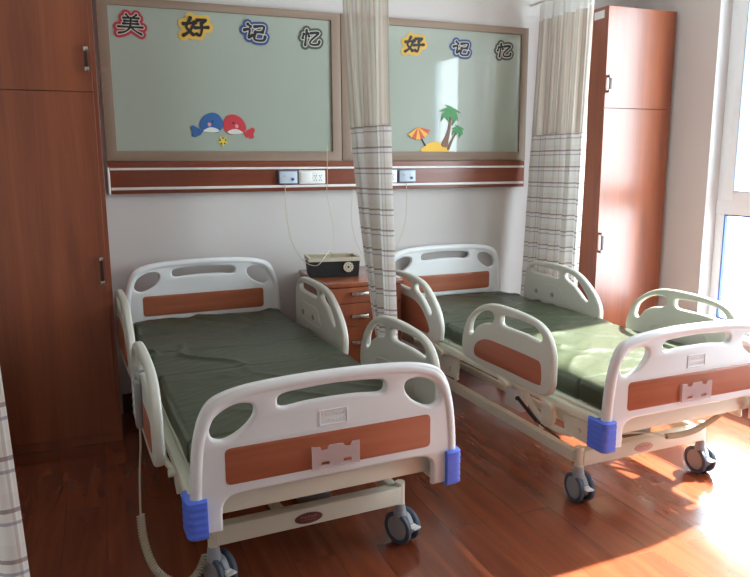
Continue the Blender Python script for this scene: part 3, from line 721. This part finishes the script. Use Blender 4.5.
# hanging cable under bed B's foot
b_ = B(); P = crom([(-.36, .14, .345), (-.20, .14, .345), (-.06, .135, .318), (.0, .13, .300)], 8, False); tube(b_, P, .004, 8)
P = crom([(.0, .13, .300), (.07, .13, .294), (.15, .13, .297), (.22, .13, .312), (.29, .13, .338), (.345, .13, .365)], 10, False)
b2 = B()
def coil(bm, P, R_, r_, turns, seg=6, per=12):
    n = turns*per; pts = []
    Ls = [0]
    for i in range(len(P)-1): Ls.append(Ls[-1]+(P[i+1]-P[i]).length)
    for k in range(n+1):
        d = Ls[-1]*k/n; i = 0
        while i < len(P)-2 and Ls[i+1] < d: i += 1
        t_ = (P[i+1]-P[i]).normalized(); q = P[i]+t_*(d-Ls[i]); a = Vector((0, 1, 0)) if abs(t_.y) < .8 else Vector((1, 0, 0))
        e1 = (a-t_*a.dot(t_)).normalized(); e2 = t_.cross(e1); th = 2*PI*k/per
        pts.append(q+e1*R_*math.cos(th)+e2*R_*math.sin(th))
    tube(bm, pts, r_, seg); return pts
coil(b_, P, .010, .0032, 62)
obj('coiled_cord', b_, MT['cord'], bedB)

# ------------------------------------------------------------------ mattresses
def mattress(loc, rz, seed, label):
    b_ = B(); nx, ny = 96, 210; hw = .438; y0, y1 = .04, 2.105; zt, zb = .602, .506; rr = .022
    seams = (.205, .95, 1.335)
    rows = []
    # cross-section path round the mattress
    sec = []
    for k in range(6): sec.append((-hw, zb+.012+(zt-rr-zb-.012)*k/5))
    for k in range(1, 5): a = PI-PI/2*k/5; sec.append((-hw+rr+rr*math.cos(a), zt-rr+rr*math.sin(a)))
    for k in range(nx+1): sec.append((-hw+rr+(2*hw-2*rr)*k/nx, zt))
    for k in range(1, 5): a = PI/2-PI/2*k/5; sec.append((hw-rr+rr*math.cos(a), zt-rr+rr*math.sin(a)))
    for k in range(6): sec.append((hw, zt-rr-(zt-rr-zb-.012)*k/5))
    sec += [(hw-.01, zb), (-hw+.01, zb)]
    for j in range(ny+1):
        y = y0+(y1-y0)*j/ny; e = min(j, ny-j)/ny*(y1-y0); drop = rr*(1-math.sqrt(max(0, 1-(1-min(1, e/rr))**2))) if e < rr else 0
        row = []
        for (x, z) in sec:
            g = sum(math.exp(-((y-s_)/.007)**2) for s_ in seams)
            side = max(0, min(1, (abs(x)-.36)/.07)); f = max(0, min(1, (z-zb)/(zt-zb)))
            zz = z-drop*f; xx = x
            n1 = noise.noise(Vector((x*2.2+seed+.8*noise.noise(Vector((x*3, y*3, seed))), y*4.2+x*3.4, seed)))
            n2 = noise.noise(Vector((x*7+seed*2, y*20-x*6, 3.1+seed)))
            n3 = noise.noise(Vector((x*2+seed, y*2.2, 9.1)))
            rid = (1-abs(n1)*2.4); rid = max(0, rid)**3
            rid2 = max(0, 1-abs(n2)*2.6)**3
            zz += f*(.018*rid*max(0, .35+n3)+.0015*rid2+.010*n3)
            zz -= f*.004*g
            xx -= math.copysign(.010*g*side, x); xx += (math.copysign(1, x)*.004*noise.noise(Vector((y*6, z*8, seed)))) if abs(x) > hw-.03 else 0
            row.append(b_.verts.new((xx, y, zz)))
        rows.append(row)
    n = len(sec)
    for j in range(ny):
        for k in range(n): b_.faces.new((rows[j][k], rows[j][(k+1) % n], rows[j+1][(k+1) % n], rows[j+1][k]))
    b_.faces.new(rows[0][::-1]); b_.faces.new(rows[-1])
    o = obj('mattress', b_, MT['vinyl'], None, 60); o.location = loc; o.rotation_euler = (0, 0, rz)
    return tag(o, label, 'mattress', 'green vinyl mattresses')
mattress((1.0616, -2.2603, 0), .053, 1.3, 'dark green wrinkled vinyl mattress on the left bed')
mattress((2.6633, -2.215, 0), .0318, 5.7, 'green vinyl mattress on the right bed, sunlit at its foot end')

# ------------------------------------------------------------------ curtains
def curtain(pt0, pt1, pb0, pb1, z_top, z_bot, folds, amp, label, seed, bands=(2.45, 1.69), ex=1.2):
    t = thing('privacy_curtain', label, 'curtain', (0, 0, 0), 0, 'plaid privacy curtains')
    nu, nv = folds*16, 46; rnd = random.Random(seed); ph = [rnd.uniform(-.5, .5) for _ in range(folds+2)]; am = [rnd.uniform(.75, 1.3) for _ in range(folds+2)]
    def P(s, z):
        q = (z_top-z)/(z_top-z_bot); a = Vector(pt0).lerp(Vector(pb0), q**ex); b = Vector(pt1).lerp(Vector(pb1), q**ex)
        d = (b-a); nrm = Vector((-d.y, d.x)).normalized()
        i = s*folds; k = int(min(i, folds-1)); f = i-k; am_ = am[k]*(1-f)+am[k+1]*f; p_ = ph[k]*(1-f)+ph[k+1]*f
        w_ = math.sin(2*PI*i+p_*(.5+q))
        am2 = amp*am_*(.55+.45*min(1, q*2.5)-.3*q*q+.1*math.sin(q*5+k))
        c = a.lerp(b, s)+nrm*w_*am2+d.normalized()*.4*amp*math.sin(4*PI*i+k)*(.3+.7*q)
        return Vector((c.x, c.y, z))
    edges = [z_top, bands[0], bands[1], z_bot]; mats = [MT['header'], MT['net'], MT['plaid']]; names = ['header_band', 'net_panel', 'cloth_panel']
    for bi in range(3):
        za, zb_ = edges[bi], edges[bi+1]; n2 = max(3, int(nv*(za-zb_)/(z_top-z_bot)))
        b_ = B(); uvl = b_.loops.layers.uv.new('UVMap'); grid = []
        # arc length parameter at the top edge
        ref = [P(i/nu, (za+zb_)/2) for i in range(nu+1)]; arc = [0]
        for i in range(nu): arc.append(arc[-1]+(ref[i+1]-ref[i]).length)
        for j in range(n2+1): grid.append([b_.verts.new(P(i/nu, za+(zb_-za)*j/n2)) for i in range(nu+1)])
        for j in range(n2):
            for i in range(nu):
                f = b_.faces.new((grid[j][i], grid[j][i+1], grid[j+1][i+1], grid[j+1][i]))
                for lp, (ii, jj) in zip(f.loops, ((i, j), (i+1, j), (i+1, j+1), (i, j+1))): lp[uvl].uv = (arc[ii], za+(zb_-za)*jj/n2)
        obj(names[bi], b_, mats[bi], t, 180)
    return t
curtain((1.64, -.72), (1.750, -1.06), (1.800, -.88), (1.82, -1.02), 2.56, .33, 3, .052, 'plaid curtain with beige net top gathered between the two beds', 3, ex=1.7)
curtain((3.27, -.12), (3.295, -.66), (3.160, -.15), (3.262, -.655), 2.56, .33, 5, .055, 'plaid curtain with net top gathered left of the corner wardrobe', 8)
curtain((.0, -2.50), (.165, -2.92), (.0, -2.50), (.224, -2.92), 2.56, .25, 4, .035, 'plaid curtain edge at the far left of the photo', 5)
def track(pts, label):
    b_ = B(); tube(b_, pts, .011, 8)
    tag(obj('curtain_track', b_, MT['white']), label, 'curtain track', 'suspended curtain tracks')
track([(3.275, 0, 2.578), (3.275, -2.6, 2.578)], 'white curtain track above the curtain beside the corner wardrobe')
track([(1.66, 0, 2.578), (1.66, -.6, 2.578), (1.78, -1.1, 2.578), (1.78, -2.6, 2.578)], 'white curtain track above the middle curtain')
track([(.03, -2.0, 2.578), (.12, -3.4, 2.578)], 'white curtain track above the far left curtain')

# ------------------------------------------------------------------ cords
def cord(pts, r, label, n=10, cat='cord'):
    b_ = B(); tube(b_, crom(pts, n, False), r, 8); return tag(obj('hanging_cable', b_, MT['cord']), label, 'cable', 'thin cables below the wall rail')
cord([(1.474, -.064, 1.379), (1.474, -.07, 1.219), (1.482, -.12, 1.066), (1.491, -.24, .975), (1.505, -.40, .925), (1.549, -.475, .918), (1.604, -.455, .965), (1.665, -.36, .985), (1.69, -.32, .93)], .0024, 'thin white cord looping from the left call unit into the black basket')
cord([(1.751, -.062, 1.62), (1.751, -.062, 1.40), (1.747, -.062, 1.31), (1.764, -.12, 1.118), (1.724, -.24, 1.036), (1.69, -.28, .99), (1.68, -.30, .94)], .002, 'thin white cord hanging straight down the rail then bending to the basket')
cord([(1.93, -.05, 1.34), (1.91, -.06, 1.16), (1.93, -.08, 1.02), (1.97, -.12, .90), (1.98, -.16, .84)], .002, 'thin blue grey cord beside the left edge of the middle curtain')
cord([(2.30, -.06, 1.378), (2.305, -.062, 1.26), (2.285, -.07, 1.10), (2.22, -.08, .95), (2.14, -.08, .84)], .0022, 'thin cord hanging from the right call unit behind the right headboard')

# ------------------------------------------------------------------ hand control on bed A's left rail
t = thing('hand_control', 'grey bed hand control hung on the outside of the left bed rail with coiled cord', 'remote control', (1.0616, -2.2603, 0), .053)
cx, cy = -.560, .505
b_ = B(); box(b_, cx-.013, cx+.013, cy-.030, cy+.030, .56, .738, .010, 3); obj('body', b_, MT['greyp'], t)
b_ = B(); box(b_, cx-.016, cx-.013, cy-.022, cy+.022, .60, .72, .001)
obj('key_panel', b_, MT['white'], t)
for k in range(4):
    for j in (-1, 1): obj('key', cyl(B(), (cx-.016, cy+j*.010, .615+k*.028), (cx-.019, cy+j*.010, .615+k*.028), .006, None, 10), MT['hub'], t)
b_ = B(); tube(b_, [(cx, cy, .73), (cx, cy, .758), (cx+.010, cy, .768), (cx+.035, cy, .768), (cx+.038, cy, .75)], .006, 8); obj('hook', b_, MT['greyp'], t)
b_ = B(); P1 = crom([(cx, cy, .572), (cx-.003, cy-.02, .50), (-.575, .46, .40), (-.588, .38, .285)], 8, False); tube(b_, P1, .0035, 8)
P2 = crom([(-.588, .38, .285), (-.585, .34, .20), (-.56, .29, .12), (-.51, .26, .075), (-.46, .25, .065), (-.42, .26, .085), (-.385, .29, .13)], 10, False)
coil(b_, P2, .0115, .0035, 46)
obj('coiled_cord', b_, MT['cord'], t)
